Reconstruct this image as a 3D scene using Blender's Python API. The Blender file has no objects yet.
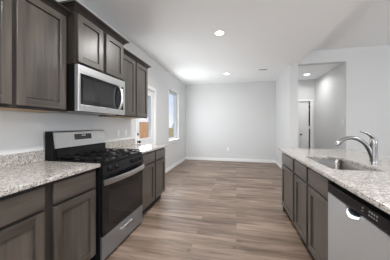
import bpy, bmesh, math, random
from mathutils import Vector, Matrix

random.seed(7)
S = bpy.context.scene
COL = S.collection

# ------------------------------------------------------------------ camera
F_PX, YAW, HORIZON, CAM_H = 189.12, 0.214, 125.42, 1.2545
cam = bpy.data.cameras.new('camera')
cam.sensor_fit = 'HORIZONTAL'
cam.sensor_width = 36.0
cam.lens = 36.0 * F_PX / 390.0
cam.shift_y = -(130.0 - HORIZON) / 390.0
cam.clip_start = 0.02
cam_o = bpy.data.objects.new('camera', cam)
cam_o.location = (0, 0, CAM_H)
cam_o.rotation_euler = (math.pi / 2, 0, YAW)
COL.objects.link(cam_o)
S.camera = cam_o

# ------------------------------------------------------------------ world, sun, daylight, exposure
S.view_settings.view_transform = 'Standard'
S.view_settings.look = 'None'
S.view_settings.gamma = 1.0
S.view_settings.use_curve_mapping = False
S.view_settings.exposure = 0.07
S.cycles.use_denoising = True
S.cycles.max_bounces = 10
S.cycles.diffuse_bounces = 7
S.cycles.glossy_bounces = 4
S.cycles.transparent_max_bounces = 8
S.cycles.sample_clamp_indirect = 6.0
S.cycles.caustics_reflective = False
S.cycles.caustics_refractive = False

world = bpy.data.worlds.new('sky')
S.world = world
world.use_nodes = True
nt = world.node_tree
nt.nodes.clear()
w_out = nt.nodes.new('ShaderNodeOutputWorld')
w_bg = nt.nodes.new('ShaderNodeBackground')
w_tc = nt.nodes.new('ShaderNodeTexCoord')
w_sep = nt.nodes.new('ShaderNodeSeparateXYZ')
w_ramp = nt.nodes.new('ShaderNodeValToRGB')
w_ramp.color_ramp.elements[0].position = 0.0
w_ramp.color_ramp.elements[0].color = (0.95, 0.97, 1.0, 1)
w_ramp.color_ramp.elements[1].position = 0.22
w_ramp.color_ramp.elements[1].color = (0.38, 0.56, 0.98, 1)
w_noise = nt.nodes.new('ShaderNodeTexNoise')
w_noise.inputs['Scale'].default_value = 5.0
w_noise.inputs['Detail'].default_value = 5.0
w_cl = nt.nodes.new('ShaderNodeValToRGB')
w_cl.color_ramp.elements[0].position = 0.52
w_cl.color_ramp.elements[1].position = 0.75
w_mix = nt.nodes.new('ShaderNodeMixRGB')
w_mix.inputs[2].default_value = (0.96, 0.97, 1.0, 1)
nt.links.new(w_tc.outputs['Generated'], w_sep.inputs[0])
nt.links.new(w_sep.outputs['Z'], w_ramp.inputs[0])
nt.links.new(w_tc.outputs['Generated'], w_noise.inputs['Vector'])
nt.links.new(w_noise.outputs[0], w_cl.inputs[0])
nt.links.new(w_cl.outputs[0], w_mix.inputs[0])
nt.links.new(w_ramp.outputs[0], w_mix.inputs[1])
nt.links.new(w_mix.outputs[0], w_bg.inputs['Color'])
w_bg.inputs['Strength'].default_value = 1.0
nt.links.new(w_bg.outputs[0], w_out.inputs[0])


def light(name, kind, loc, rot, energy, color=(1, 1, 1), size=None, size_y=None, spot=None, blend=0.6, radius=None):
    d = bpy.data.lights.new(name, kind)
    d.energy = energy
    d.color = color
    if kind == 'AREA':
        d.shape = 'RECTANGLE' if size_y else 'DISK'
        d.size = size
        if size_y:
            d.size_y = size_y
    if kind == 'SPOT':
        d.spot_size = spot
        d.spot_blend = blend
    if radius is not None and kind in ('SPOT', 'POINT'):
        d.shadow_soft_size = radius
    o = bpy.data.objects.new(name, d)
    o.location = loc
    o.rotation_euler = rot
    COL.objects.link(o)
    return o


R90 = math.pi / 2
sun = light('sun', 'SUN', (0, -10, 20), (math.radians(42), 0, math.radians(28)), 3.2, (1.0, 0.95, 0.88))
sun.data.angle = 0.01
# daylight entering by the living room windows behind the camera and to its right
UP = math.radians(38)          # upward tilt, added so all three lamps brighten the ceilings
light('daylight_front', 'AREA', (3.6, -3.85, 1.45), (R90 + math.radians(68), 0, 0), 40, (0.925, 0.972, 1.02), 3.6, 1.9)
light('daylight_kitchen', 'AREA', (-0.2, -3.85, 1.45), (R90 + UP, 0, 0), 92, (0.925, 0.972, 1.02), 2.0, 1.9)
light('daylight_side', 'AREA', (6.35, -.8, 1.45), (R90 + math.radians(55), 0, R90 - .15), 185, (0.925, 0.972, 1.02), 3.4, 1.9)
# daylight by the dining window and the glazed door, lying in their openings
light('daylight_dining', 'AREA', (-1.835, 5.40, 1.55), (R90, 0, -R90), 28, (0.95, 0.98, 1.0), 0.84, 1.38)
light('daylight_door', 'AREA', (-1.835, 3.62, 1.45), (R90, 0, -R90), 14, (0.95, 0.98, 1.0), 0.5, 0.88)

# ------------------------------------------------------------------ materials


def mat(name, color=(0.8, 0.8, 0.8), rough=0.5, metal=0.0, emit=None, estr=0.0, coat=0.0, spec=None):
    m = bpy.data.materials.new(name)
    m.use_nodes = True
    b = m.node_tree.nodes['Principled BSDF']
    b.inputs['Base Color'].default_value = (*color, 1)
    b.inputs['Roughness'].default_value = rough
    b.inputs['Metallic'].default_value = metal
    if coat:
        b.inputs['Coat Weight'].default_value = coat
        b.inputs['Coat Roughness'].default_value = 0.08
    if spec is not None:
        b.inputs['Specular IOR Level'].default_value = spec
    if emit:
        b.inputs['Emission Color'].default_value = (*emit, 1)
        b.inputs['Emission Strength'].default_value = estr
    return m


def nodes(m):
    t = m.node_tree
    return t, t.nodes['Principled BSDF']


def N(t, kind, **kw):
    n = t.nodes.new(kind)
    for k, v in kw.items():
        if k in n.inputs:
            n.inputs[k].default_value = v
        else:
            setattr(n, k, v)
    return n


def ramp(t, stops):
    r = t.nodes.new('ShaderNodeValToRGB')
    e = r.color_ramp.elements
    while len(e) < len(stops):
        e.new(0.5)
    for i, (p, c) in enumerate(stops):
        e[i].position = p
        e[i].color = (*c, 1) if len(c) == 3 else c
    return r


def coords(t, scale=(1, 1, 1)):
    g = t.nodes.new('ShaderNodeNewGeometry')
    mp = t.nodes.new('ShaderNodeMapping')
    mp.inputs['Scale'].default_value = scale
    t.links.new(g.outputs['Position'], mp.inputs['Vector'])
    return mp


def paint(name, color, rough, bump=0.04):
    m = mat(name, color, rough)
    t, b = nodes(m)
    mp = coords(t)
    n = N(t, 'ShaderNodeTexNoise', Scale=180.0, Detail=3.0)
    t.links.new(mp.outputs[0], n.inputs['Vector'])
    bp = N(t, 'ShaderNodeBump', Strength=bump, Distance=0.002)
    t.links.new(n.outputs[0], bp.inputs['Height'])
    t.links.new(bp.outputs[0], b.inputs['Normal'])
    return m


def wood(name, axis, dark, light_, rough=0.38, coat=0.0):
    m = mat(name, dark, rough, coat=coat, spec=0.5)
    m.node_tree.nodes['Principled BSDF'].inputs['Coat Roughness'].default_value = 0.3
    t, b = nodes(m)
    sc = [26.0, 26.0, 26.0]
    sc[axis] = 1.6
    mp = coords(t, sc)
    n = N(t, 'ShaderNodeTexNoise', Scale=1.0, Detail=6.0, Roughness=0.62, Distortion=0.35)
    t.links.new(mp.outputs[0], n.inputs['Vector'])
    sc2 = [3.0, 3.0, 3.0]
    sc2[axis] = 0.9
    mp2 = coords(t, sc2)
    n2 = N(t, 'ShaderNodeTexNoise', Scale=1.5, Detail=2.0)
    t.links.new(mp2.outputs[0], n2.inputs['Vector'])
    mx = N(t, 'ShaderNodeMath', operation='MULTIPLY_ADD')
    mx.inputs[1].default_value = 0.6
    t.links.new(n.outputs[0], mx.inputs[0])
    mm = N(t, 'ShaderNodeMath', operation='MULTIPLY')
    mm.inputs[1].default_value = 0.4
    t.links.new(n2.outputs[0], mm.inputs[0])
    t.links.new(mm.outputs[0], mx.inputs[2])
    r = ramp(t, [(0.34, dark), (0.66, light_)])
    t.links.new(mx.outputs[0], r.inputs[0])
    t.links.new(r.outputs[0], b.inputs['Base Color'])
    bp = N(t, 'ShaderNodeBump', Strength=0.06, Distance=0.002)
    t.links.new(n.outputs[0], bp.inputs['Height'])
    t.links.new(bp.outputs[0], b.inputs['Normal'])
    return m


def brushed(name, color, rough, axis=1, k=0.12, wave=0.0):
    m = mat(name, color, rough, 1.0)
    t, b = nodes(m)
    sc = [220.0, 220.0, 220.0]
    sc[axis] = 3.0
    mp = coords(t, sc)
    n = N(t, 'ShaderNodeTexNoise', Scale=1.0, Detail=2.0)
    t.links.new(mp.outputs[0], n.inputs['Vector'])
    mr = N(t, 'ShaderNodeMapRange')
    mr.inputs['To Min'].default_value = rough - k * 0.5
    mr.inputs['To Max'].default_value = rough + k * 0.5
    t.links.new(n.outputs[0], mr.inputs['Value'])
    t.links.new(mr.outputs[0], b.inputs['Roughness'])
    if wave:
        mw_ = coords(t, (3.0, 7.0, 1.2))
        nw = N(t, 'ShaderNodeTexNoise', Scale=1.0, Detail=1.0)
        t.links.new(mw_.outputs[0], nw.inputs['Vector'])
        bp = N(t, 'ShaderNodeBump', Strength=wave, Distance=0.02)
        t.links.new(nw.outputs[0], bp.inputs['Height'])
        t.links.new(bp.outputs[0], b.inputs['Normal'])
    return m


def floor_mat():
    m = mat('floor_planks', (0.2, 0.13, 0.1), 0.42, spec=0.4)
    t, b = nodes(m)
    mp = coords(t)
    br = N(t, 'ShaderNodeTexBrick', Scale=1.0)
    br.offset = 0.37
    br.inputs['Color1'].default_value = (0, 0, 0, 1)
    br.inputs['Color2'].default_value = (1, 1, 1, 1)
    br.inputs['Mortar'].default_value = (0.5, 0.5, 0.5, 1)
    br.inputs['Mortar Size'].default_value = 0.0016
    br.inputs['Mortar Smooth'].default_value = 0.3
    br.inputs['Brick Width'].default_value = 1.22
    br.inputs['Row Height'].default_value = 0.178
    t.links.new(mp.outputs[0], br.inputs['Vector'])
    # a different stretch of grain on every plank
    sh = N(t, 'ShaderNodeVectorMath', operation='SCALE')
    sh.inputs['Scale'].default_value = 7.3
    t.links.new(br.outputs['Color'], sh.inputs[0])
    ad = N(t, 'ShaderNodeVectorMath', operation='ADD')
    t.links.new(mp.outputs[0], ad.inputs[0])
    t.links.new(sh.outputs[0], ad.inputs[1])
    m1 = N(t, 'ShaderNodeMapping')
    m1.inputs['Scale'].default_value = (1.3, 15.0, 1.0)
    t.links.new(ad.outputs[0], m1.inputs['Vector'])
    n1 = N(t, 'ShaderNodeTexNoise', Scale=1.0, Detail=7.0, Roughness=0.62, Distortion=0.5)
    t.links.new(m1.outputs[0], n1.inputs['Vector'])
    m2 = N(t, 'ShaderNodeMapping')
    m2.inputs['Scale'].default_value = (0.7, 3.0, 1.0)
    t.links.new(ad.outputs[0], m2.inputs['Vector'])
    n2 = N(t, 'ShaderNodeTexNoise', Scale=1.4, Detail=3.0)
    t.links.new(m2.outputs[0], n2.inputs['Vector'])
    a1 = N(t, 'ShaderNodeMath', operation='MULTIPLY_ADD')
    a1.inputs[1].default_value = 0.62
    t.links.new(n1.outputs[0], a1.inputs[0])
    a2 = N(t, 'ShaderNodeMath', operation='MULTIPLY_ADD')
    a2.inputs[1].default_value = 0.3
    t.links.new(n2.outputs[0], a2.inputs[0])
    a3 = N(t, 'ShaderNodeMath', operation='MULTIPLY')
    a3.inputs[1].default_value = 0.08
    t.links.new(br.outputs['Color'], a3.inputs[0])
    t.links.new(a3.outputs[0], a2.inputs[2])
    t.links.new(a2.outputs[0], a1.inputs[2])
    r = ramp(t, FLOOR_STOPS)
    t.links.new(a1.outputs[0], r.inputs[0])
    # sparse knots
    m3 = N(t, 'ShaderNodeMapping')
    m3.inputs['Scale'].default_value = (2.4, 7.0, 1.0)
    t.links.new(ad.outputs[0], m3.inputs['Vector'])
    v = N(t, 'ShaderNodeTexVoronoi', Scale=1.0)
    v.inputs['Randomness'].default_value = 1.0
    t.links.new(m3.outputs[0], v.inputs['Vector'])
    kr = ramp(t, [(0.05, (0.32, 0.30, 0.28)), (0.16, (1, 1, 1))])
    t.links.new(v.outputs['Distance'], kr.inputs[0])
    mk = N(t, 'ShaderNodeMixRGB', blend_type='MULTIPLY')
    mk.inputs[0].default_value = 0.8
    t.links.new(r.outputs[0], mk.inputs[1])
    t.links.new(kr.outputs[0], mk.inputs[2])
    seam = N(t, 'ShaderNodeMixRGB')
    seam.inputs[2].default_value = (0.07, 0.045, 0.035, 1)
    sm = N(t, 'ShaderNodeMath', operation='MULTIPLY')
    sm.inputs[1].default_value = 0.6
    t.links.new(br.outputs['Fac'], sm.inputs[0])
    t.links.new(sm.outputs[0], seam.inputs[0])
    t.links.new(mk.outputs[0], seam.inputs[1])
    t.links.new(seam.outputs[0], b.inputs['Base Color'])
    bp = N(t, 'ShaderNodeBump', Strength=0.12, Distance=0.002)
    t.links.new(n1.outputs[0], bp.inputs['Height'])
    t.links.new(bp.outputs[0], b.inputs['Normal'])
    return m


FLOOR_STOPS = [(0.36, (0.082, 0.053, 0.038)), (0.5, (0.192, 0.138, 0.104)), (0.64, (0.325, 0.245, 0.193))]


def granite():
    m = mat('granite', (0.6, 0.58, 0.55), 0.12, spec=0.5)
    t, b = nodes(m)
    mp = coords(t)
    n1 = N(t, 'ShaderNodeTexNoise', Scale=34.0, Detail=6.0, Roughness=0.75, Distortion=0.6)
    t.links.new(mp.outputs[0], n1.inputs['Vector'])
    r1 = ramp(t, [(0.36, (0.28, 0.242, 0.21)), (0.47, (0.43, 0.40, 0.368)), (0.60, (0.57, 0.548, 0.522))])
    t.links.new(n1.outputs[0], r1.inputs[0])
    n2 = N(t, 'ShaderNodeTexNoise', Scale=95.0, Detail=4.0, Roughness=0.65)
    t.links.new(mp.outputs[0], n2.inputs['Vector'])
    r2 = ramp(t, [(0.39, (0.06, 0.05, 0.045)), (0.47, (1, 1, 1))])
    t.links.new(n2.outputs[0], r2.inputs[0])
    mx = N(t, 'ShaderNodeMixRGB', blend_type='MULTIPLY')
    mx.inputs[0].default_value = 0.85
    t.links.new(r1.outputs[0], mx.inputs[1])
    t.links.new(r2.outputs[0], mx.inputs[2])
    v = N(t, 'ShaderNodeTexVoronoi', Scale=120.0)
    t.links.new(mp.outputs[0], v.inputs['Vector'])
    r3 = ramp(t, [(0.0, (0.72, 0.70, 0.68)), (0.5, (1, 1, 1))])
    t.links.new(v.outputs['Color'], r3.inputs[0])
    mx2 = N(t, 'ShaderNodeMixRGB', blend_type='MULTIPLY')
    mx2.inputs[0].default_value = 0.7
    t.links.new(mx.outputs[0], mx2.inputs[1])
    t.links.new(r3.outputs[0], mx2.inputs[2])
    t.links.new(mx2.outputs[0], b.inputs['Base Color'])
    return m


def pane_mat():
    m = bpy.data.materials.new('window_glass')
    m.use_nodes = True
    t = m.node_tree
    t.nodes.clear()
    o = t.nodes.new('ShaderNodeOutputMaterial')
    a = t.nodes.new('ShaderNodeBsdfTransparent')
    g = t.nodes.new('ShaderNodeBsdfGlossy')
    g.inputs['Roughness'].default_value = 0.02
    x = t.nodes.new('ShaderNodeMixShader')
    x.inputs[0].default_value = 0.06
    t.links.new(a.outputs[0], x.inputs[1])
    t.links.new(g.outputs[0], x.inputs[2])
    t.links.new(x.outputs[0], o.inputs[0])
    return m


def boards_mat(name, dark, light_):
    m = wood(name, 2, dark, light_, 0.8)
    return m


def grass_mat():
    m = mat('lawn', (0.2, 0.22, 0.08), 0.95)
    t, b = nodes(m)
    mp = coords(t)
    n = N(t, 'ShaderNodeTexNoise', Scale=6.0, Detail=6.0)
    t.links.new(mp.outputs[0], n.inputs['Vector'])
    r = ramp(t, [(0.35, (0.12, 0.15, 0.05)), (0.65, (0.32, 0.30, 0.13))])
    t.links.new(n.outputs[0], r.inputs[0])
    t.links.new(r.outputs[0], b.inputs['Base Color'])
    return m


CAB_D, CAB_L = (0.024, 0.0195, 0.0156), (0.096, 0.0805, 0.066)
FRM_D, FRM_L = (0.014, 0.0115, 0.0098), (0.034, 0.0285, 0.0245)
M = dict(
    wall=paint('wall_paint', (0.655, 0.66, 0.66), 0.7),
    ceil=paint('ceiling_paint', (0.91, 0.925, 0.935), 0.85, 0.08),
    trim=mat('white_trim', (0.86, 0.86, 0.85), 0.35),
    door=paint('white_door', (0.80, 0.80, 0.795), 0.4, 0.01),
    floor=floor_mat(),
    granite=granite(),
    wood_v=wood('cabinet_wood_upright', 2, CAB_D, CAB_L, coat=0.5),
    wood_h=wood('cabinet_wood_across', 1, CAB_D, CAB_L, coat=0.5),
    frame_v=wood('frame_wood_upright', 2, FRM_D, FRM_L),
    frame_h=wood('frame_wood_across', 1, FRM_D, FRM_L),
    cab_in=mat('cabinet_toe', (0.02, 0.018, 0.016), 0.7),
    maple=wood('raw_maple', 1, (0.42, 0.27, 0.14), (0.56, 0.38, 0.21), 0.6),
    steel=brushed('brushed_steel', (0.66, 0.66, 0.66), 0.30),
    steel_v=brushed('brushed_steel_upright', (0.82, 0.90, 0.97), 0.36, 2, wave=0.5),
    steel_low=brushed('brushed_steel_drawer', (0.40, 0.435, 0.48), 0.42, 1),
    nickel=mat('brushed_nickel', (0.29, 0.285, 0.28), 0.27, 1.0),
    chrome=mat('chrome', (0.85, 0.85, 0.86), 0.25, 1.0),
    sink=brushed('sink_steel', (0.30, 0.285, 0.27), 0.28, 0),
    black=mat('black_enamel', (0.006, 0.006, 0.007), 0.2, spec=0.2),
    black_matte=mat('black_side', (0.005, 0.005, 0.005), 0.5, spec=0.15),
    black_glass=mat('black_glass', (0.006, 0.006, 0.007), 0.06, spec=0.4),
    oven_glass=mat('oven_window_glass', (0.014, 0.014, 0.015), 0.10, spec=0.4),
    mw_glass=mat('microwave_window_glass', (0.02, 0.02, 0.022), 0.08),
    iron=mat('cast_iron', (0.006, 0.006, 0.006), 0.5, spec=0.2),
    display=mat('display', (0.035, 0.03, 0.026), 0.12),
    digit=mat('display_digits', (0.6, 0.6, 0.6), 0.4, emit=(0.8, 0.9, 0.95), estr=0.2),
    mark=mat('printed_mark', (0.14, 0.14, 0.14), 0.5),
    lens=mat('lamp_lens', (1, 1, 1), 0.4, emit=(1.0, 0.97, 0.92), estr=6.0),
    mwlens=mat('cooktop_lamp_lens', (0.85, 0.85, 0.82), 0.3),
    dark=mat('duct_shade_paint', (0.02, 0.02, 0.02), 0.9),
    plate=mat('white_plate', (0.78, 0.78, 0.775), 0.35),
    bronze=mat('dark_bronze', (0.03, 0.026, 0.024), 0.35, 0.8),
    glass=pane_mat(),
    vinyl=mat('white_vinyl', (0.85, 0.86, 0.87), 0.35),
    fence_orange=boards_mat('orange_cedar', (0.42, 0.20, 0.085), (0.62, 0.33, 0.15)),
    fence_yellow=boards_mat('weathered_pine', (0.30, 0.25, 0.11), (0.46, 0.39, 0.19)),
    lawn=grass_mat(),
    leaf=mat('leaves', (0.055, 0.13, 0.035), 0.7),
    bark=mat('bark', (0.10, 0.07, 0.05), 0.9),
)

# ------------------------------------------------------------------ mesh helpers


class MB:
    """collects shapes in world coordinates and links them as one mesh object"""

    def __init__(self):
        self.bm = bmesh.new()

    def box(self, x0, x1, y0, y1, z0, z1, bev=0.0, seg=2):
        x0, x1 = sorted((x0, x1)); y0, y1 = sorted((y0, y1)); z0, z1 = sorted((z0, z1))
        r = bmesh.ops.create_cube(self.bm, size=1.0, matrix=Matrix.LocRotScale(
            Vector(((x0 + x1) / 2, (y0 + y1) / 2, (z0 + z1) / 2)), None, Vector((x1 - x0, y1 - y0, z1 - z0))))
        if bev:
            es = list({e for v in r['verts'] for e in v.link_edges})
            bmesh.ops.bevel(self.bm, geom=es, offset=bev, segments=seg, profile=0.5, affect='EDGES', clamp_overlap=True)
        return self

    def loft(self, loops, cap=True, close=False):
        rows = [[self.bm.verts.new(p) for p in lp] for lp in loops]
        n = len(rows[0])
        pairs = list(zip(rows[:-1], rows[1:])) + ([(rows[-1], rows[0])] if close else [])
        for a, b in pairs:
            for i in range(n):
                j = (i + 1) % n
                self.bm.faces.new((a[i], a[j], b[j], b[i]))
        if cap and not close:
            self.bm.faces.new(list(reversed(rows[0])))
            self.bm.faces.new(rows[-1])
        return self

    def prism(self, prof, axis, a, b):
        """prof: 2-D points in the plane across the axis (x: (y,z); y: (x,z); z: (x,y))"""
        def P(p, t):
            return {0: (t, p[0], p[1]), 1: (p[0], t, p[1]), 2: (p[0], p[1], t)}[axis]
        return self.loft([[P(p, a) for p in prof], [P(p, b) for p in prof]])

    def tube(self, pts, rad, n=12, flat=1.0):
        pts = [Vector(p) for p in pts]
        if not hasattr(rad, '__len__'):
            rad = [rad] * len(pts)
        loops = []
        up = None
        for i, p in enumerate(pts):
            d = (pts[min(i + 1, len(pts) - 1)] - pts[max(i - 1, 0)]).normalized()
            if up is None:
                up = Vector((0, 0, 1)) if abs(d.z) < 0.9 else Vector((0, 1, 0))
            s = d.cross(up).normalized()
            up = s.cross(d).normalized()
            loops.append([p + s * math.cos(2 * math.pi * k / n) * rad[i] * flat + up * math.sin(2 * math.pi * k / n) * rad[i] for k in range(n)])
        return self.loft(loops)

    def lathe(self, prof, c, axis=2, n=24):
        """prof: (radius, height) pairs, around the axis through c"""
        loops = []
        for r, h in prof:
            r = max(r, 0.0004)
            lp = []
            for k in range(n):
                a, b = r * math.cos(2 * math.pi * k / n), r * math.sin(2 * math.pi * k / n)
                lp.append({0: (c[0] + h, c[1] + a, c[2] + b), 1: (c[0] + a, c[1] + h, c[2] + b), 2: (c[0] + a, c[1] + b, c[2] + h)}[axis])
            loops.append(lp)
        return self.loft(loops)

    def done(self, name, m, parent=None, smooth=False):
        bmesh.ops.recalc_face_normals(self.bm, faces=self.bm.faces[:])
        me = bpy.data.meshes.new(name)
        if parent is None:
            vs = [v.co for v in self.bm.verts]
            o0 = Vector(((min(v.x for v in vs) + max(v.x for v in vs)) / 2, (min(v.y for v in vs) + max(v.y for v in vs)) / 2, min(v.z for v in vs)))
        else:
            q = parent
            o0 = Vector((0, 0, 0))
            while q:
                o0 += q.location
                q = q.parent
        bmesh.ops.translate(self.bm, vec=-o0, verts=self.bm.verts[:])
        self.bm.to_mesh(me)
        self.bm.free()
        if smooth:
            for p in me.polygons:
                p.use_smooth = True
            try:
                me.set_sharp_from_angle(angle=math.radians(38))
            except Exception:
                pass
        me.materials.append(m)
        o = bpy.data.objects.new(name, me)
        COL.objects.link(o)
        if parent is None:
            o.location = o0
        else:
            o.parent = parent
        return o


def thing(name, label, cat, loc, group=None):
    o = bpy.data.objects.new(name, None)
    o.empty_display_size = 0.1
    COL.objects.link(o)
    o.location = loc
    return tag(o, label, cat, group)


def tag(o, label, cat, group=None, kind=None):
    o['label'] = label
    o['category'] = cat
    if group:
        o['group'] = group
    if kind:
        o['kind'] = kind
    return o


def struct(o, label, cat):
    return tag(o, label, cat, kind='structure')


def rrect(x0, x1, y0, y1, r, z, n=5):
    pts = []
    for cx, cy, a0 in ((x1 - r, y1 - r, 0), (x0 + r, y1 - r, 90), (x0 + r, y0 + r, 180), (x1 - r, y0 + r, 270)):
        for k in range(n + 1):
            a = math.radians(a0 + 90 * k / n)
            pts.append((cx + r * math.cos(a), cy + r * math.sin(a), z))
    return pts


def copy_tree(o, parent=None):
    c = o.copy()
    COL.objects.link(c)
    c.parent = parent
    for ch in list(o.children):
        copy_tree(ch, c)
    return c


# ------------------------------------------------------------------ the room
XW = -1.821        # left wall face
YB = 6.747         # far wall of the dining end
XR = 1.290         # right wall of the dining end
YE = 5.03          # its end face, and the living room wall
XD = 1.472         # edge of the lower ceiling / left face of the hall
XH = 2.495         # right face of the hall
C1, C2 = 2.743, 3.052
YF = -4.0          # wall behind the camera
XE = 6.5           # living room side wall

struct(MB().box(XW - .25, XE + .2, YF - .2, YB + 1.2, -0.1, 0).done('floor', M['floor']), 'brown wood plank floor running across the room', 'floor')

# left wall with the door and the dining window
DY0, DY1, DZ1 = 3.225, 4.035, 2.045        # door opening
WY0, WY1, WZ0, WZ1 = 4.965, 5.835, 0.835, 2.265
w = MB()
xo = XW - 0.16
for (a, b, c, d) in ((YF - .2, DY0, 0, C1), (DY0, DY1, DZ1, C1), (DY1, WY0, 0, C1), (WY0, WY1, 0, WZ0), (WY0, WY1, WZ1, C1), (WY1, YB + .15, 0, C1)):
    w.box(xo, XW, a, b, c, d)
struct(w.done('wall_left', M['wall']), 'light grey wall behind the range and cabinets, holding door and window', 'wall')
struct(MB().box(XW + .0, XR + .0, YB, YB + .15, 0, C1).done('wall_back', M['wall']), 'plain light grey far wall of the empty dining end', 'wall')
struct(MB().box(XR, XD, YE, YB + .15, 0, C1).done('wall_right', M['wall'], ), 'light grey side wall of the dining end, stopping at the hall opening', 'wall')
YHE = 6.80
struct(MB().box(XD, 1.985, YHE, YHE + .12, 0, C1).box(2.385, XH + .0, YHE, YHE + .12, 0, C1).box(1.985, 2.385, YHE, YHE + .12, 2.04, C1).box(1.6, 2.6, YHE + .7, YHE + .75, 0, C1).box(1.6, 1.65, YHE + .12, YHE + .7, 0, C1).box(2.55, 2.6, YHE + .12, YHE + .7, 0, C1)
       .done('hall_wall', M['wall']), 'hall end wall around the narrow closet door', 'wall')
struct(MB().box(XH, XE + .15, YE, YE + .15, 0, C2).box(XH, XH + .15, YE + .15, YHE + .12, 0, C1).done('living_wall', M['wall']), 'grey living room wall beside the hall opening, turning into the hall', 'wall')
struct(MB().box(XD, XH, YE, YE + .15, C1, C2).done('header_wall', M['wall']), 'wall piece above the hall opening', 'wall')


def holed(name, m, axis, pos, th, a0, a1, z1, holes, label):
    """wall across an axis with rectangular openings (a0, a1, z0, z1)"""
    b = MB()

    def bx(p, q, r, s):
        if axis == 1:
            b.box(p, q, pos, pos + th, r, s)
        else:
            b.box(pos, pos + th, p, q, r, s)
    cur = a0
    for (h0, h1, hz0, hz1) in holes:
        bx(cur, h0, 0, z1)
        bx(h0, h1, 0, hz0)
        bx(h0, h1, hz1, z1)
        cur = h1
    bx(cur, a1, 0, z1)
    struct(b.done(name, m), label, 'wall')


holed('wall_front', M['wall'], 1, YF - .15, .15, XW, XE, C2 + .1, [(-1.25, .85, .55, 2.5), (1.75, 5.45, .55, 2.5)], 'wall behind the kitchen with wide windows')
holed('wall_side', M['wall'], 0, XE, .15, YF, YE, C2 + .1, [(-2.55, .95, .55, 2.5)], 'living room side wall with a wide window')
struct(MB().box(XW - .16, XD, YF - .15, YE, C1, C1 + .42).box(XW - .16, XD, YE, YB + .15, C1, C1 + .12).box(XD, XH + .15, YE + .15, YHE + .9, C1, C1 + .12).done('ceiling', M['ceil']), 'flat white ceiling over kitchen, dining end and hall', 'ceiling')
struct(MB().box(XD, XE + .15, YF - .15, YE + .15, C2, C2 + .12).done('living_ceiling', M['ceil']), 'higher white ceiling of the living room', 'ceiling')

# baseboards
BH, BT = 0.10, 0.014


def base(name, x0, x1, y0, y1, label):
    prof_x = abs(x1 - x0) < abs(y1 - y0)
    b = MB().box(x0, x1, y0, y1, 0.0, BH, 0.004, 2)
    struct(b.done(name, M['trim']), label, 'baseboard')


base('baseboard_left', XW, XW + BT, 4.10, YB - .001, 'white baseboard along the window wall')
base('baseboard_left', XW, XW + BT, 3.135, 3.160, 'white baseboard stub between cabinet and door')
base('baseboard_back', XW + BT, XR - BT, YB - BT, YB, 'white baseboard along the far wall')
base('baseboard_right', XR - BT, XR, YE - BT, YB - .001, 'white baseboard along the right dining wall')
base('baseboard_right', XR - .001, XD + BT, YE - BT, YE, 'white baseboard on the wall end')
base('baseboard_right', XH - BT, XH, YE, YHE, 'white baseboard along the hall wall')
base('baseboard_right', XH - BT, XE, YE - BT, YE, 'white baseboard along the living room wall')

# dining window
win = thing('window_1', 'tall narrow white dining window looking onto a fence', 'window', (XW - .1, (WY0 + WY1) / 2, WZ0))
win['kind'] = 'structure'
xg = XW - .105
f = MB()
for (a, b, c, d) in ((WY0, WY0 + .045, WZ0, WZ1), (WY1 - .045, WY1, WZ0, WZ1), (WY0 + .045, WY1 - .045, WZ0, WZ0 + .05), (WY0 + .045, WY1 - .045, WZ1 - .045, WZ1)):
    f.box(xg - .035, xg + .03, a, b, c, d, 0.004)
f.done('window_frame', M['vinyl'], win)
MB().box(xg - .003, xg + .003, WY0 + .04, WY1 - .04, WZ0 + .045, WZ1 - .04).done('window_pane', M['glass'], win)
MB().box(XW - .075, XW + .042, WY0 - .045, WY1 + .045, WZ0 - .024, WZ0 + .002, 0.006).box(XW + .0005, XW + .016, WY0 - .03, WY1 + .03, WZ0 - .085, WZ0 - .024, 0.004).done('window_sill', M['trim'], win)

# glazed exterior door
d1 = thing('door_1', 'white exterior door with a large glass lite beside the far cabinets', 'door', (XW, (DY0 + DY1) / 2, 0))
d1['kind'] = 'structure'
xs0, xs1 = XW - .075, XW - .03
y0, y1 = DY0 + .018, DY1 - .018
LY0, LY1, LZ0, LZ1 = 3.355, 3.885, 0.985, 1.905
s = MB()
s.box(xs0, xs1, y0, LY0, .012, DZ1 - .02).box(xs0, xs1, LY1, y1, .012, DZ1 - .02).box(xs0, xs1, LY0, LY1, .012, LZ0).box(xs0, xs1, LY0, LY1, LZ1, DZ1 - .02)
for (a, b) in ((3.33, 3.60), (3.64, 3.91)):
    s.box(xs1, xs1 + .008, a, b, .2, .78, 0.006)
s.done('door_leaf', M['door'], d1)
f = MB()
for (a, b, c, d) in ((LY0 - .03, LY0 + .012, LZ0 - .03, LZ1 + .03), (LY1 - .012, LY1 + .03, LZ0 - .03, LZ1 + .03), (LY0 + .012, LY1 - .012, LZ0 - .03, LZ0 + .012), (LY0 + .012, LY1 - .012, LZ1 - .012, LZ1 + .03)):
    f.box(xs1, xs1 + .014, a, b, c, d, 0.004)
f.done('lite_frame', M['vinyl'], d1)
MB().box(XW - .056, XW - .05, LY0, LY1, LZ0, LZ1).done('door_pane', M['glass'], d1)
c = MB()
c.box(XW, XW + .016, DY0 - .055, DY0 + .006, 0, DZ1 + .055, .004).box(XW, XW + .016, DY1 - .006, DY1 + .055, 0, DZ1 + .055, .004).box(XW, XW + .016, DY0 + .006, DY1 - .006, DZ1 - .006, DZ1 + .055, .004)
c.box(XW - .12, XW, DY0 + .0005, DY0 + .016, 0, DZ1 - .001).box(XW - .12, XW, DY1 - .016, DY1 - .0005, 0, DZ1 - .001).box(XW - .12, XW, DY0 + .016, DY1 - .016, DZ1 - .016, DZ1 - .001)
c.done('door_casing', M['trim'], d1)
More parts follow.
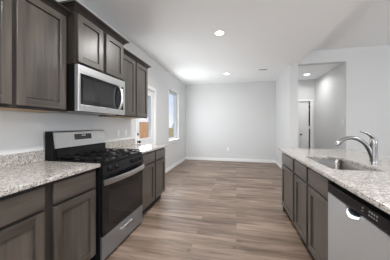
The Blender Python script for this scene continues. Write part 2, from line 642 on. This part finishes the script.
MB().lathe([(.028, 0), (.030, .006), (.024, .012), (.011, .014), (.011, .035), (.024, .042), (.028, .055), (.022, .066), (.0, .069)], (xs1, y0 + .06, .94), 0, 20).done('door_knob', M['bronze'], d1, True)
MB().lathe([(.026, 0), (.028, .008), (.022, .016), (.0, .018)], (xs1, y0 + .06, 1.085), 0, 20).box(xs1 + .015, xs1 + .032, y0 + .054, y0 + .066, 1.068, 1.102, .002).done('deadbolt', M['bronze'], d1, True)

# hall closet door
d2 = thing('door_2', 'narrow white closet door at the end of the hall', 'door', (2.185, YHE, 0))
d2['kind'] = 'structure'
MB().box(2.004, 2.312, YHE + .02, YHE + .055, .012, 2.022, .002).box(2.06, 2.262, YHE + .014, YHE + .021, .25, .88, .004).box(2.06, 2.262, YHE + .014, YHE + .021, 1.05, 1.90, .004).done('door_leaf', M['door'], d2)
c = MB()
c.box(1.925, 1.99, YHE - .016, YHE, 0, 2.10, .004).box(2.38, 2.445, YHE - .016, YHE, 0, 2.10, .004).box(1.99, 2.38, YHE - .016, YHE, 2.036, 2.10, .004)
c.box(1.9855, 2.0, YHE, YHE + .11, 0, 2.039).box(2.356, 2.3845, YHE, YHE + .022, 0, 2.039)
c.done('door_casing', M['trim'], d2)
for z in (.25, 1.19, 1.86):
    MB().box(2.313, 2.355, YHE + .02, YHE + .035, z - .05, z + .05, .002).done('hinge', M['plate'] if z < 1.5 else M['nickel'], d2)
MB().lathe([(.026, 0), (.026, -.006), (.011, -.010), (.011, -.030), (.024, -.040), (.026, -.052), (.0, -.062)], (2.075, YHE + .0195, .955), 1, 18).done('door_knob', M['bronze'], d2, True)

# offscreen living room windows: white frames and panes in the openings


def big_window(name, axis, pos, a0, a1, z0, z1, n, label):
    r = thing(name, label, 'window', (((a0 + a1) / 2, pos, z0) if axis == 1 else (pos, (a0 + a1) / 2, z0)))
    r['kind'] = 'structure'
    b = MB()
    g = MB()
    bx = (lambda q, p0, p1, c0, c1, t: q.box(p0, p1, pos - t, pos + t, c0, c1)) if axis == 1 else (lambda q, p0, p1, c0, c1, t: q.box(pos - t, pos + t, p0, p1, c0, c1))
    bx(b, a0, a1, z0, z0 + .05, .04)
    bx(b, a0, a1, z1 - .05, z1, .04)
    for k in range(n + 1):
        x = a0 + (a1 - a0 - .05) * k / n
        bx(b, x, x + .05, z0 + .05, z1 - .05, .04)
    bx(g, a0 + .02, a1 - .02, z0 + .02, z1 - .02, .003)
    b.done('window_frame', M['vinyl'], r)
    g.done('window_pane', M['glass'], r)


big_window('window_2', 1, YF - .08, -1.25, .85, .55, 2.5, 2, 'wide window behind the kitchen')
big_window('window_3', 1, YF - .08, 1.75, 5.45, .55, 2.5, 3, 'wide living room window')
big_window('window_4', 0, XE + .08, -2.55, .95, .55, 2.5, 3, 'wide living room side window')

# ------------------------------------------------------------------ cabinets
# side = +1: front faces +x (left run), side = -1: front faces -x (island)


def door_front(parent, xf, side, y0, y1, z0, z1, name='door', t=.02, rail=.058):
    """shaker front whose outer face lies at x = xf"""
    b = MB()
    xb = xf - side * t
    b.box(xb, xb + side * .002, y0 + .003, y1 - .003, z0 + .003, z1 - .003)
    o = b.done(name, M['wood_v'], parent)
    for (ya, yb) in ((y0, y0 + rail), (y1 - rail, y1)):
        MB().box(xb, xf, ya, yb, z0, z1, .002).done('door_stile', M['wood_v'], o)
    for (za, zb) in ((z0, z0 + rail), (z1 - rail, z1)):
        MB().box(xb, xf - side * .0003, y0 + rail, y1 - rail, za, zb, .002).done('door_rail', M['wood_h'], o)
    # recessed panel with a sloped edge
    k = .012
    p = MB()
    ya, yb, za, zb = y0 + rail, y1 - rail, z0 + rail, z1 - rail
    xp = xf - side * .0125
    L = lambda x, d: [(x, ya + d, za + d), (x, yb - d, za + d), (x, yb - d, zb - d), (x, ya + d, zb - d)]
    p.loft([L(xb + side * .0021, 0), L(xf - side * .0015, 0), L(xf - side * .0175, .0005), L(xf - side * .0175, .0055), L(xp, .0075)])
    p.done('door_panel', M['wood_v'], o)
    return o


def drawer_front(parent, xf, side, y0, y1, z0, z1, name='drawer'):
    return MB().box(xf - side * .02, xf, y0, y1, z0, z1, .003).done(name, M['wood_h'], parent)


def frame(r, xff, side, y0, y1, z0, z1, fronts, rails):
    """face frame behind the fronts: upright stiles and the rails between them"""
    ed = [(y0, fronts[0][0] + .013)] + [(p[1] - .013, q[0] + .013) for p, q in zip(fronts[:-1], fronts[1:])] + [(fronts[-1][1] - .013, y1)]
    for (a, b2) in ed:
        MB().box(xff - side * .02, xff, a, b2, z0, z1).done('frame_stile', M['frame_v'], r)
    for (a, b2) in fronts:
        for (c, d) in rails:
            MB().box(xff - side * .02, xff - side * .0004, a + .013, b2 - .013, c, d).done('frame_rail', M['frame_h'], r)


def base_cab(name, label, cat, xback, xf, side, y0, y1, fronts, end0=False, end1=False, drawers=True, z_top=.8835, open_top=True, group=None):
    """xf: outer face of doors; fronts: list of (ya, yb)"""
    xff = xf - side * .02                       # face frame front
    r = thing(name, label, cat, ((xback + xff) / 2, (y0 + y1) / 2, 0), group)
    kick = xff - side * .07
    b = MB()
    t = .016
    b.box(xback, kick, y0 + .001, y0 + t, 0, .11).box(xback, kick, y1 - t, y1 - .001, 0, .11)
    b.box(xback, xff - side * .02, y0 + .001, y0 + t, .11, z_top).box(xback, xff - side * .02, y1 - t, y1 - .001, .11, z_top)
    b.box(xback, xff - side * .02, y0 + t, y1 - t, .11, .13)
    b.box(xback, xback + side * .012, y0 + t, y1 - t, .13, z_top)
    b.done('carcass', M['frame_v'], r)
    MB().box(kick - side * .016, kick, y0 + t, y1 - t, 0, .11).done('toe_kick', M['cab_in'], r)
    frame(r, xff, side, y0, y1, .11, z_top, fronts, ((z_top - .045, z_top), (.695, .725), (.11, .145)))
    for (a, b2) in fronts:
        door_front(r, xf, side, a, b2, .122, .695)
        drawer_front(r, xf, side, a, b2, .718, .858)
    return r


XBK = XW + .003
XBF = XW + .615
base_cab('base_cabinet', 'dark brown base cabinet with two doors and drawers, nearest end of the range run', 'cabinet', XBK, XBF, 1, .530, 1.470, [(.548, .988), (1.051, 1.440)])
base_cab('base_cabinet', 'small dark base cabinet beyond the range beside the glazed door', 'cabinet', XBK, XBF, 1, 2.228, 3.127, [(2.242, 2.680), (2.722, 3.112)])


def wall_cab(label, xf, y0, y1, z0, z1, fronts, zc, offs, door_z):
    xff = xf - .02
    r = thing('wall_cabinet', label, 'cabinet', ((XBK + xff) / 2, (y0 + y1) / 2, z0))
    t = .016
    b = MB()
    b.box(XBK, xff - .02, y0 + .0005, y0 + t, z0, z1).box(XBK, xff - .02, y1 - t, y1 - .0005, z0, z1).box(XBK, xff - .02, y0 + t, y1 - t, z1 - t, z1).box(XBK, XBK + .01, y0 + t, y1 - t, z0 + .02, z1 - t)
    b.done('carcass', M['frame_v'], r)
    MB().box(XBK + .01, xff - .021, y0 + t, y1 - t, z0 + .001, z0 + .015).done('bottom_panel', M['maple'], r)
    frame(r, xff, 1, y0, y1, z0, z1, fronts, ((z1 - .05, z1), (z0, z0 + .036)))
    for (a, b2) in fronts:
        door_front(r, xf, 1, a, b2, door_z[0], door_z[1])
    # crown moulding, mitred at exposed ends
    h = zc - z1
    o0, o1 = offs
    cr = MB()
    loops = []
    for tz, o in ((-.30, .003), (0.0, .010), (.10, .012), (.35, .022), (.60, .040), (.72, .050), (.72, .056), (1.0, .056)):
        z = z1 + h * tz
        ya, yb, xa = y0 - o * o0, y1 + o * o1, xff + o
        loops.append([(XBK, ya, z), (xa, ya, z), (xa, yb, z), (XBK, yb, z)])
    if True:
        loops = [lp for lp in loops if lp[0][2] >= z1 - 1e-6]
    cr.loft(loops)
    cr.done('crown_moulding', M['frame_h'], r)
    return r


wall_cab('large dark wall cabinet with two doors, left of the microwave', XW + .325, .545, 1.444, 1.375, 2.243, [(.560, .997), (1.027, 1.417)], 2.290, (0, 0), (1.398, 2.232))
wall_cab('short raised dark wall cabinet sitting directly over the microwave', XW + .400, 1.452, 2.214, 1.822, 2.306, [(1.476, 1.806), (1.863, 2.192)], 2.362, (1, 1), (1.845, 2.292))
wall_cab('dark wall cabinet right of the microwave nearest the glazed door', XW + .325, 2.222, 3.042, 1.375, 2.243, [(2.236, 2.622), (2.660, 3.028)], 2.290, (0, 1), (1.398, 2.232))

# ------------------------------------------------------------------ counters of the range run


def counter(label, y0, y1):
    o = MB().box(XW + .002, XW + .637, y0, y1, .884, .914, .004, 3).done('countertop', M['granite'])
    tag(o, label, 'countertop')
    MB().box(XW + .002, XW + .022, y0, y1, .9143, 1.018, .003).done('backsplash', M['granite'], o)


counter('speckled granite countertop with low backsplash left of the range', .515, 1.4745)
counter('short speckled granite countertop with low backsplash right of the range', 2.225, 3.140)

# ------------------------------------------------------------------ gas range
RY0, RY1 = 1.478, 2.222
rg = thing('gas_range', 'stainless and black freestanding gas range between the two granite counters', 'range', (XW + .33, (RY0 + RY1) / 2, 0))
XRB, XRF = XW + .03, XW + .625          # back, front of body
b = MB()
b.box(XRB, XRF - .03, RY0 + .02, RY1 - .02, .0, .05)
b.box(XRB, XRF, RY0, RY1, .03, .895, .003)
b.done('body', M['black_matte'], rg)
# cooktop with raised rim
b = MB()
b.box(XRB + .02, XRF + .02, RY0 - .001, RY1 + .001, .8955, .916, .004)
b.box(XRB + .08, XRF + .02, RY0 - .001, RY0 + .018, .916, .924, .003).box(XRB + .08, XRF + .02, RY1 - .018, RY1 + .001, .916, .924, .003).box(XRF, XRF + .02, RY0 + .018, RY1 - .018, .916, .923, .003)
b.done('cooktop', M['black'], rg)
# back guard
GY0, GY1 = RY0 - .010, RY1 - .012
gx = XW + .03
b = MB()
b.prism([(gx, .917), (gx + .092, .917), (gx + .092, 1.020), (gx + .068, 1.189), (gx + .060, 1.195), (gx, 1.195)], 1, GY0, GY1)
bg = b.done('back_guard', M['black_matte'], rg)
sl = lambda z: gx + .092 - (z - 1.020) * (.024 / .169)
b = MB()
b.prism([(sl(1.030) + .0005, 1.030), (sl(1.030) + .0075, 1.031), (sl(1.183) + .0075, 1.184), (sl(1.190) + .001, 1.1975), (gx + .02, 1.1985), (gx + .02, 1.1955), (sl(1.189) - .004, 1.1955), (sl(1.188) + .0005, 1.188)], 1, GY0 + .016, GY1 - .006)
fp = b.done('guard_face', M['steel'], bg)
b = MB()
z0, z1 = 1.100, 1.162
b.prism([(sl(z0) + .0078, z0), (sl(z0) + .0105, z0), (sl(z1) + .0105, z1), (sl(z1) + .0078, z1)], 1, 1.722, 1.962)
dp = b.done('clock_display', M['display'], bg)
b = MB()
for k, y in enumerate((1.822, 1.834, 1.852, 1.864)):
    z0, z1 = 1.138, 1.150
    b.prism([(sl(z0) + .0106, z0), (sl(z0) + .0112, z0), (sl(z1) + .0112, z1), (sl(z1) + .0106, z1)], 1, y, y + .007)
b.done('clock_digits', M['digit'], dp)
b = MB()
b.prism([(gx + .0925, .926), (gx + .109, .928), (gx + .099, 1.020), (gx + .0925, 1.022)], 1, GY0 + .03, GY1 - .03)
b.done('guard_lower_panel', M['black'], bg)
# burners and grates
for (x, y, r) in ((XW + .235, RY0 + .15, .038), (XW + .235, RY1 - .15, .034), (XW + .50, RY0 + .15, .044), (XW + .50, RY1 - .15, .044), (XW + .37, (RY0 + RY1) / 2, .040)):
    bb = MB().lathe([(r + .012, 0), (r + .010, .006), (r, .008), (r - .003, .014)], (x, y, .9165), 2, 20).done('burner', M['black'], rg, True)
    MB().lathe([(r - .002, .0142), (r, .017), (r - .002, .022), (0, .023)], (x, y, .9165), 2, 20).done('burner_cap', M['iron'], bb, True)
for k in range(3):
    ya = RY0 + .028 + k * .2335
    yb = ya + .231
    xa, xb = XW + .135, XW + .625
    g = MB()
    q = .0055
    zt0, zt1 = .942, .953
    for y in (ya + q, yb - q):
        g.box(xa, xb, y - q, y + q, zt0, zt1, .002)
    for x in (xa + q, xb - q, (xa + xb) / 2):
        g.box(x - q, x + q, ya, yb, zt0, zt1, .002)
    ym = (ya + yb) / 2
    for xc in (XW + .235, XW + .50):
        g.box(xc - .09, xc - .028, ym - q, ym + q, zt0, zt1 + .002, .002).box(xc + .028, xc + .09, ym - q, ym + q, zt0, zt1 + .002, .002)
        g.box(xc - q, xc + q, ya, ym - .03, zt0, zt1 + .002, .002).box(xc - q, xc + q, ym + .03, yb, zt0, zt1 + .002, .002)
    for x in (xa + q, xb - q):
        for y in (ya + q, yb - q):
            g.box(x - q, x + q, y - q, y + q, .9165, zt0 + .002)
    g.done('grate', M['iron'], rg)
# control panel with knobs
cx0 = XRF
b = MB()
b.prism([(cx0 + .0005, .795), (cx0 + .040, .795), (cx0 + .024, .893), (cx0 + .0005, .894)], 1, RY0, RY1)
cp = b.done('control_panel', M['black'], rg)
ang = math.atan2(.016, .098)
for y in (RY0 + .105, RY0 + .205, RY1 - .245, RY1 - .165, RY1 - .085):
    kb = MB()
    kb.lathe([(.023, 0), (.0235, .004), (.019, .007), (.0175, .022), (.015, .025), (0, .026)], (0, 0, 0), 0, 22)
    kb.box(.02, .031, -.0045, .0045, -.018, .018, .002)
    bmesh.ops.transform(kb.bm, matrix=Matrix.Translation((cx0 + .0325, y, .846)) @ Matrix.Rotation(-ang, 4, 'Y'), verts=kb.bm.verts[:])
    kb.done('knob', M['black'], cp, True)
# oven door
xd0, xd1 = XRF + .001, XRF + .030
b = MB()
b.box(xd0, xd1, RY0 + .002, RY1 - .002, .252, .786, .004)
od = b.done('oven_door', M['black_glass'], rg)
b = MB().box(xd1 - .001, xd1 + .0012, RY0 + .075, RY1 - .075, .33, .63)
b.done('oven_window', M['oven_glass'], od)
b = MB()
n = 16
loops = []
for k in range(n + 1):
    t = k / n
    y = RY0 + .006 + (RY1 - RY0 - .012) * t
    bow = xd1 + .012 + .040 * math.sin(math.pi * t) ** 0.8
    th = .013
    h = .027
    loops.append([(bow, y, .738 - h), (bow + th, y, .738 - h + .005), (bow + th + .002, y, .738), (bow + th, y, .738 + h - .005), (bow, y, .738 + h), (bow - .004, y, .738)])
b.loft(loops)
for y in (RY0 + .012, RY1 - .034):
    b.box(xd1 - .001, xd1 + .018, y, y + .022, .722, .756, .003)
b.done('oven_handle', M['steel'], od, True)
# storage drawer
b = MB().box(xd0, xd1 - .002, RY0 + .002, RY1 - .002, .036, .245, .004)
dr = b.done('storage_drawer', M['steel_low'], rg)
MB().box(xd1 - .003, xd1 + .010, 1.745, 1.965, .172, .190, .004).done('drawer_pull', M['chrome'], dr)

# ------------------------------------------------------------------ microwave over the range
MY0, MY1, MZ0, MZ1 = 1.455, 2.195, 1.388, 1.816
mw = thing('microwave', 'stainless over the range microwave with black glass door and bowed handle', 'microwave', (XW + .2, (MY0 + MY1) / 2, MZ0))
XMF = XW + .418
MB().box(XBK, XMF - .042, MY0, MY1, MZ0 + .006, MZ1, .002).done('body', M['black_matte'], mw)
# underside: vent grille and lamp lens
u = MB().box(XBK + .02, XMF - .05, MY0 + .02, MY1 - .02, MZ0 - .002, MZ0 + .0055).done('underside_panel', M['black'], mw)
MB().box(XMF - .16, XMF - .09, MY1 - .17, MY1 - .06, MZ0 - .006, MZ0 - .0022, .001).done('lamp_lens', M['mwlens'], u)
xm0, xm1 = XMF - .041, XMF
wy0, wy1, wz0, wz1 = MY0 + .028, MY1 - .030, MZ0 + .062, MZ1 - .078
b = MB()
b.box(xm0, xm1, MY0, wy0, MZ0, MZ1, .003).box(xm0, xm1, wy1, MY1, MZ0, MZ1, .003)
b.box(xm0, xm1 - .0003, wy0, wy1, MZ0, wz0, .003).box(xm0, xm1 - .0003, wy0, wy1, wz1, MZ1, .003)
md = b.done('door', M['steel'], mw)
MB().box(xm0 + .004, xm1 - .005, wy0, wy1, wz0, wz1).done('door_glass', M['black_glass'], md)
MB().box(xm1 - .0055, xm1 - .0035, wy0 + .03, wy1 - .15, wz0 + .035, wz1 - .035).done('door_window', M['mw_glass'], md)
b = MB()
pts = []
yh = wy1 - .100
for k in range(15):
    t = k / 14
    pts.append((xm1 + .002 + .046 * math.sin(math.pi * t) ** .6, yh, wz0 + .004 + (wz1 - wz0 - .008) * t))
b.tube(pts, [.014] * 15, 12, 1.2)
b.done('door_handle', M['steel'], md, True)

# ------------------------------------------------------------------ island
XIF = .648          # outer face of doors
XIB = 1.270
base_cab('island_cabinet', 'dark island base cabinet with one drawer over one door, nearest the dining end', 'cabinet', XIB, XIF, -1, 2.372, 2.972, [(2.405, 2.958)])
base_cab('sink_cabinet', 'dark island sink cabinet with two doors under two false drawer fronts', 'cabinet', XIB, XIF, -1, 1.527, 2.368, [(1.540, 1.926), (1.968, 2.340)])
# panels that finish the island
o = MB().box(XIF + .022, XIB + .03, 2.9745, 2.993, 0, .8835).done('finishing_panel', M['wood_v'])
tag(o, 'dark wood end panel of the island facing the dining end', 'panel')
o = MB().box(XIF + .022, XIB + .03, .885, .905, 0, .8835).done('finishing_panel', M['wood_v'])
tag(o, 'dark wood end panel of the island next to the dishwasher', 'panel')
o = MB().box(XIB + .0035, XIB + .02, .906, 2.974, 0, .8835).done('finishing_panel', M['wood_v'])
tag(o, 'dark wood panel closing the seating side of the island', 'panel')

# island top with the sink cut-out
SX0, SX1, SY0, SY1, SR = .735, 1.092, 1.655, 2.330, .045
TX0, TX1, TY0, TY1 = .622, 1.60, .868, 3.085
cu = bpy.data.curves.new('top_outline', 'CURVE')
cu.dimensions = '2D'
cu.fill_mode = 'BOTH'
cu.extrude = .013
cu.bevel_depth = .002
cu.bevel_resolution = 1
for pts in (rrect(TX0 + .002, TX1 - .002, TY0 + .002, TY1 - .002, .012, 0, 3), rrect(SX0 - .002, SX1 + .002, SY0 - .002, SY1 + .002, SR, 0, 6)):
    sp = cu.splines.new('POLY')
    sp.points.add(len(pts) - 1)
    for p, q in zip(sp.points, pts):
        p.co = (q[0], q[1], 0, 1)
    sp.use_cyclic_u = True
co = bpy.data.objects.new('top_outline', cu)
COL.objects.link(co)
dg = bpy.context.evaluated_depsgraph_get()
me = bpy.data.meshes.new_from_object(co.evaluated_get(dg))
bpy.data.objects.remove(co)
bb = MB()
bb.bm.from_mesh(me)
bmesh.ops.remove_doubles(bb.bm, verts=bb.bm.verts[:], dist=1e-5)
bmesh.ops.translate(bb.bm, vec=(0, 0, .8995), verts=bb.bm.verts[:])
top = bb.done('countertop', M['granite'])
tag(top, 'large speckled granite island countertop with a sink cut-out', 'countertop')

# undermount sink
sk = thing('sink', 'stainless steel undermount single bowl sink set in the island counter', 'sink', ((SX0 + SX1) / 2, (SY0 + SY1) / 2, .69))
lo = []
zt = .8838
for d, z, r in ((-.02, zt - .002, SR + .02), (-.02, zt, SR + .02), (.002, zt, SR), (.006, zt - .01, SR), (.010, .74, SR), (.020, .712, SR), (.045, .700, SR - .01)):
    lo.append(rrect(SX0 + d, SX1 - d, SY0 + d, SY1 - d, r, z, 6))
inner_last = lo[-1]
b = MB()
b.loft(lo, cap=False)
# floor falling to the drain
cxs, cys = (SX0 + SX1) / 2, (SY0 + SY1) / 2
ring = []
for p in inner_last:
    v = Vector((p[0] - cxs, p[1] - cys))
    v = v.normalized() * .045
    ring.append((cxs + v.x, cys + v.y, .694))
b.loft([inner_last, ring], cap=False)
b.bm.faces.new([b.bm.verts.new((p[0], p[1], .693)) for p in ring])
bmesh.ops.remove_doubles(b.bm, verts=b.bm.verts[:], dist=1e-5)
bowl = b.done('bowl', M['sink'], sk, True)
md_ = bowl.modifiers.new('thickness', 'SOLIDIFY')
md_.thickness = .0015
md_.offset = 0
MB().lathe([(.044, 0), (.044, .003), (.036, .004), (.030, .0015), (.010, .001), (.0, .001)], (cxs, cys, .6955), 2, 24).done('drain', M['chrome'], sk, True)

# faucet
FX, FY = 1.172, 1.945
fa = thing('faucet', 'brushed nickel single lever kitchen faucet with a long arched spout', 'faucet', (FX, FY, .9145))
MB().lathe([(.029, 0), (.029, .004), (.026, .008), (.0265, .03), (.0265, .165), (.0275, .180), (.0275, .198), (.026, .212), (.021, .226), (.012, .235), (0, .238)], (FX, FY, .9145), 2, 26).done('faucet_body', M['nickel'], fa, True)
pts = [(FX - .010, FY, .970), (FX - .022, FY, 1.018), (FX - .044, FY, 1.066), (FX - .078, FY, 1.107), (FX - .118, FY, 1.132), (FX - .158, FY, 1.143), (FX - .195, FY, 1.141), (FX - .228, FY, 1.128), (FX - .254, FY, 1.108)]
rd = [.017, .019, .0185, .0175, .0165, .016, .016, .0165, .0175]
P2, R2 = [], []
for i in range(len(pts) - 1):
    for k in range(3):
        t = k / 3
        p0, p1, p2, p3 = [Vector(pts[max(0, min(len(pts) - 1, j))]) for j in (i - 1, i, i + 1, i + 2)]
        P2.append(0.5 * ((2 * p1) + (-p0 + p2) * t + (2 * p0 - 5 * p1 + 4 * p2 - p3) * t * t + (-p0 + 3 * p1 - 3 * p2 + p3) * t ** 3))
        R2.append(rd[i] * (1 - t) + rd[i + 1] * t)
P2.append(Vector(pts[-1])); R2.append(rd[-1])
MB().tube(P2, R2, 16).done('spout', M['nickel'], fa, True)
MB().tube([(FX - .254, FY, 1.108), (FX - .270, FY, 1.092), (FX - .282, FY, 1.078)], [.018, .0195, .0165], 16).done('spray_head', M['nickel'], fa, True)
MB().tube([(FX + .008, FY, 1.132), (FX - .010, FY, 1.155), (FX - .035, FY, 1.176), (FX - .065, FY, 1.192), (FX - .098, FY, 1.203)], [.018, .0155, .011, .0085, .0065], 14, 1.3).done('lever', M['nickel'], fa, True)

# dishwasher
DW0, DW1 = .920, 1.512
dw = thing('dishwasher', 'stainless steel dishwasher with black control strip in the island', 'dishwasher', ((XIF + XIB) / 2, (DW0 + DW1) / 2, 0))
XDF = .636
b = MB().box(XIF + .03, XIB - .02, DW0, DW1, .09, .872)
b.box(XIF + .08, XIB - .03, DW0 + .02, DW1 - .02, 0, .09)
b.done('body', M['black_matte'], dw)
# door with a scooped pocket at its top edge
b = MB()
yc = (DW0 + DW1) / 2
ya, yb2 = yc - .070, yc + .070
zt = .783
prof = [(DW0 + .003, .118), (DW1 - .003, .118), (DW1 - .003, zt), (yb2 + .012, zt)]
for k in range(9):
    a = math.pi * k / 8
    prof.append((yc + .070 * math.cos(a), zt - .030 * min(1, math.sin(a) * 1.8)))
prof += [(ya - .012, zt), (DW0 + .003, zt)]
b.prism(prof, 0, XDF, XIF + .029)
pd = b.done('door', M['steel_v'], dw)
b = MB()
b.prism([(XDF + .002, .788), (XDF - .001, .798), (XDF + .003, .846), (XIF + .029, .850), (XIF + .029, .788)], 1, DW0 + .003, DW1 - .003)
cp2 = b.done('control_strip', M['black'], dw)
b = MB()
lo = []
for k in range(11):
    t = k / 10
    y = yc - .062 + .116 * t
    z = .762 - .0 - .014 * math.sin(math.pi * t)
    x = XDF - .002 - .012 * math.sin(math.pi * t)
    lo.append([(x - .006, y, z - .004), (x - .003, y, z - .007), (x + .006, y, z + .007), (x + .003, y, z + .010)])
b.loft(lo)
b.done('pull_handle', M['chrome'], pd, True)
xs_ = lambda z: XDF - .001 + (z - .798) * (.004 / .048) - .0006
for (y, z, w_, h_) in ((1.130, .826, .010, .008), (1.130, .812, .014, .004), (1.080, .826, .010, .010), (1.063, .826, .010, .010), (1.046, .826, .010, .010), (1.029, .826, .010, .010),
                       (1.080, .810, .010, .008), (1.063, .810, .010, .008), (1.046, .810, .010, .008), (1.029, .810, .010, .008)):
    MB().prism([(xs_(z), z), (xs_(z) + .001, z), (xs_(z + h_) + .001, z + h_), (xs_(z + h_), z + h_)], 1, y, y + w_).done('button', M['mark'], cp2)
MB().box(XIF + .04, XIF + .055, DW0 + .003, DW1 - .003, .01, .11).done('toe_panel', M['black_matte'], dw)

# ------------------------------------------------------------------ ceiling fittings


def downlight(x, y, label, watts):
    r = thing('recessed_downlight', label, 'ceiling light', (x, y, C1 - .006), 'recessed ceiling downlights')
    MB().lathe([(.095, 0), (.093, -.004), (.078, -.006), (.070, -.003), (.070, 0)], (x, y, C1 - .0005), 2, 32).done('trim_ring', M['trim'], r, True)
    MB().lathe([(.068, -.0002), (.068, -.0032), (.0, -.0036)], (x, y, C1 - .0008), 2, 32).done('lens', M['lens'], r, True)
    l = light('downlight_glow', 'AREA', (x, y, C1 - .010), (0, 0, 0), watts, (1.0, 0.985, 0.97), .13)
    l.data.spread = math.radians(160)
    return r


downlight(-.262, 3.06, 'round white recessed downlight over the kitchen aisle, larger than the others', 33)
downlight(-.27, 5.52, 'small round recessed downlight over the empty dining end', 4)
downlight(2.02, 6.10, 'small round recessed downlight in the hall ceiling', 8)
for (x, y) in ((-.262, .6), (-.262, -1.4), (2.7, 1.0)):
    light('unseen_downlight', 'AREA', (x, y, C1 - .01), (0, 0, 0), 39, (1.0, 0.992, 0.985), .13)  # unseen lamps without fixtures, added out of view; the last is in the living room

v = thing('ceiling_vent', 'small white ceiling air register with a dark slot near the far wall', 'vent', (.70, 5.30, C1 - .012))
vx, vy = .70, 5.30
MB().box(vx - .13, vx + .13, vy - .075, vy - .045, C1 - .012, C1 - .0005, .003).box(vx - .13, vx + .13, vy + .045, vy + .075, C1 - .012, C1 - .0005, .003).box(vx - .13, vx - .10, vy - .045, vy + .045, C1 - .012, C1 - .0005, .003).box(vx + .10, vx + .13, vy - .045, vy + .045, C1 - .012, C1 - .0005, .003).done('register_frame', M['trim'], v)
MB().box(vx - .10, vx + .10, vy - .045, vy + .045, C1 - .003, C1 - .0006).done('duct_shade_plate', M['dark'], v)  # flat dark plate, painted as the shade inside the duct
for k in range(1):
    yy = vy + .018 + k * .034
    b = MB().prism([(yy + .012, C1 - .0045), (yy + .014, C1 - .0045), (yy + .002, C1 - .010), (yy, C1 - .010)], 0, vx - .0995, vx + .0995)
    b.done('louver', M['mark'], v)

# ------------------------------------------------------------------ outlets and switch


def outlet(y, x, z, axis, label, group=None):
    """axis 0: on the left wall facing +x; axis 1: on the far wall facing -y"""
    r = thing('wall_outlet', label, 'outlet', (x, y, z - .058), group)
    if axis == 0:
        MB().box(x, x + .006, y - .036, y + .036, z - .058, z + .058, .003).done('cover_plate', M['plate'], r)
        for dz in (-.02, .02):
            MB().box(x + .006, x + .008, y - .016, y + .016, z + dz - .014, z + dz + .014, .002).done('socket', M['trim'], r)
    else:
        MB().box(x - .036, x + .036, y - .006, y, z - .058, z + .058, .003).done('cover_plate', M['plate'], r)
        for dz in (-.02, .02):
            MB().box(x - .016, x + .016, y - .008, y - .006, z + dz - .014, z + dz + .014, .002).done('socket', M['trim'], r)


outlet(YB - .0005, -.28, .42, 1, 'white outlet low on the bare far wall')
outlet(2.66, XW + .0005, 1.13, 0, 'white outlet above the far counter, nearer the range')
outlet(2.87, XW + .0005, 1.13, 0, 'white outlet above the far counter, nearer the glazed door')
r = thing('light_switch', 'white light switch on the hall wall near its opening', 'switch', (XH - .003, 5.16, 1.27))
MB().box(XH - .0065, XH - .0005, 5.124, 5.196, 1.275, 1.391, .003).done('cover_plate', M['plate'], r)
MB().box(XH - .0095, XH - .0065, 5.143, 5.177, 1.300, 1.366, .002).done('rocker', M['trim'], r)

# ------------------------------------------------------------------ outside
o = MB().box(-40, XW - .3, -20, 40, -.45, -.35).done('lawn', M['lawn'])
tag(o, 'grass ground outside beyond the window', 'lawn', kind='structure')


def fence(label, x0, x1, y, ztop, m):
    r = thing('wooden_fence', label, 'fence', ((x0 + x1) / 2, y, -.35))
    b = MB()
    x = x0
    while x < x1 - .05:
        b.box(x, x + .132, y - .010, y + .010, -.34, ztop + random.uniform(-.006, .006), .003)
        x += .140
    b.done('boards', m, r)
    b = MB()
    for z in (-.05, ztop * .5, ztop - .22):
        b.box(x0, x1, y + .0105, y + .05, z, z + .09)
    b.done('rails', m, r)
    x = x0 + .1
    while x < x1:
        MB().box(x, x + .09, y + .051, y + .141, -.35, ztop - .03).done('post', m, r)
        x += 1.9


fence('orange cedar board fence seen through the glazed door', -7.4, -3.98, 9.5, 1.44, M['fence_orange'])
fence('yellowish weathered board fence seen through the dining window', -7.6, -3.3, 14.0, 1.06, M['fence_yellow'])
tr = thing('tree', 'small round green tree showing over the yellowish fence', 'tree', (-5.05, 16.2, -.35))
MB().tube([(-5.05, 16.2, -.35), (-5.03, 16.2, .4), (-5.06, 16.2, 1.0)], [.09, .07, .05], 10).done('trunk', M['bark'], tr, True)
b = MB()
for k in range(420):
    u = Vector((random.gauss(0, 1), random.gauss(0, 1), random.gauss(0, 1))).normalized() * random.uniform(.3, 1.0)
    p = Vector((-5.05 + u.x * .55, 16.2 + u.y * .55, 1.12 + u.z * .42))
    e1 = Vector((random.gauss(0, 1), random.gauss(0, 1), random.gauss(0, 1))).normalized() * .085
    e2 = e1.cross(Vector((random.gauss(0, 1), random.gauss(0, 1), random.gauss(0, 1)))).normalized() * .045
    b.bm.faces.new([b.bm.verts.new(q) for q in (p - e1, p + e2, p + e1, p - e2)])
b.done('foliage', M['leaf'], tr)
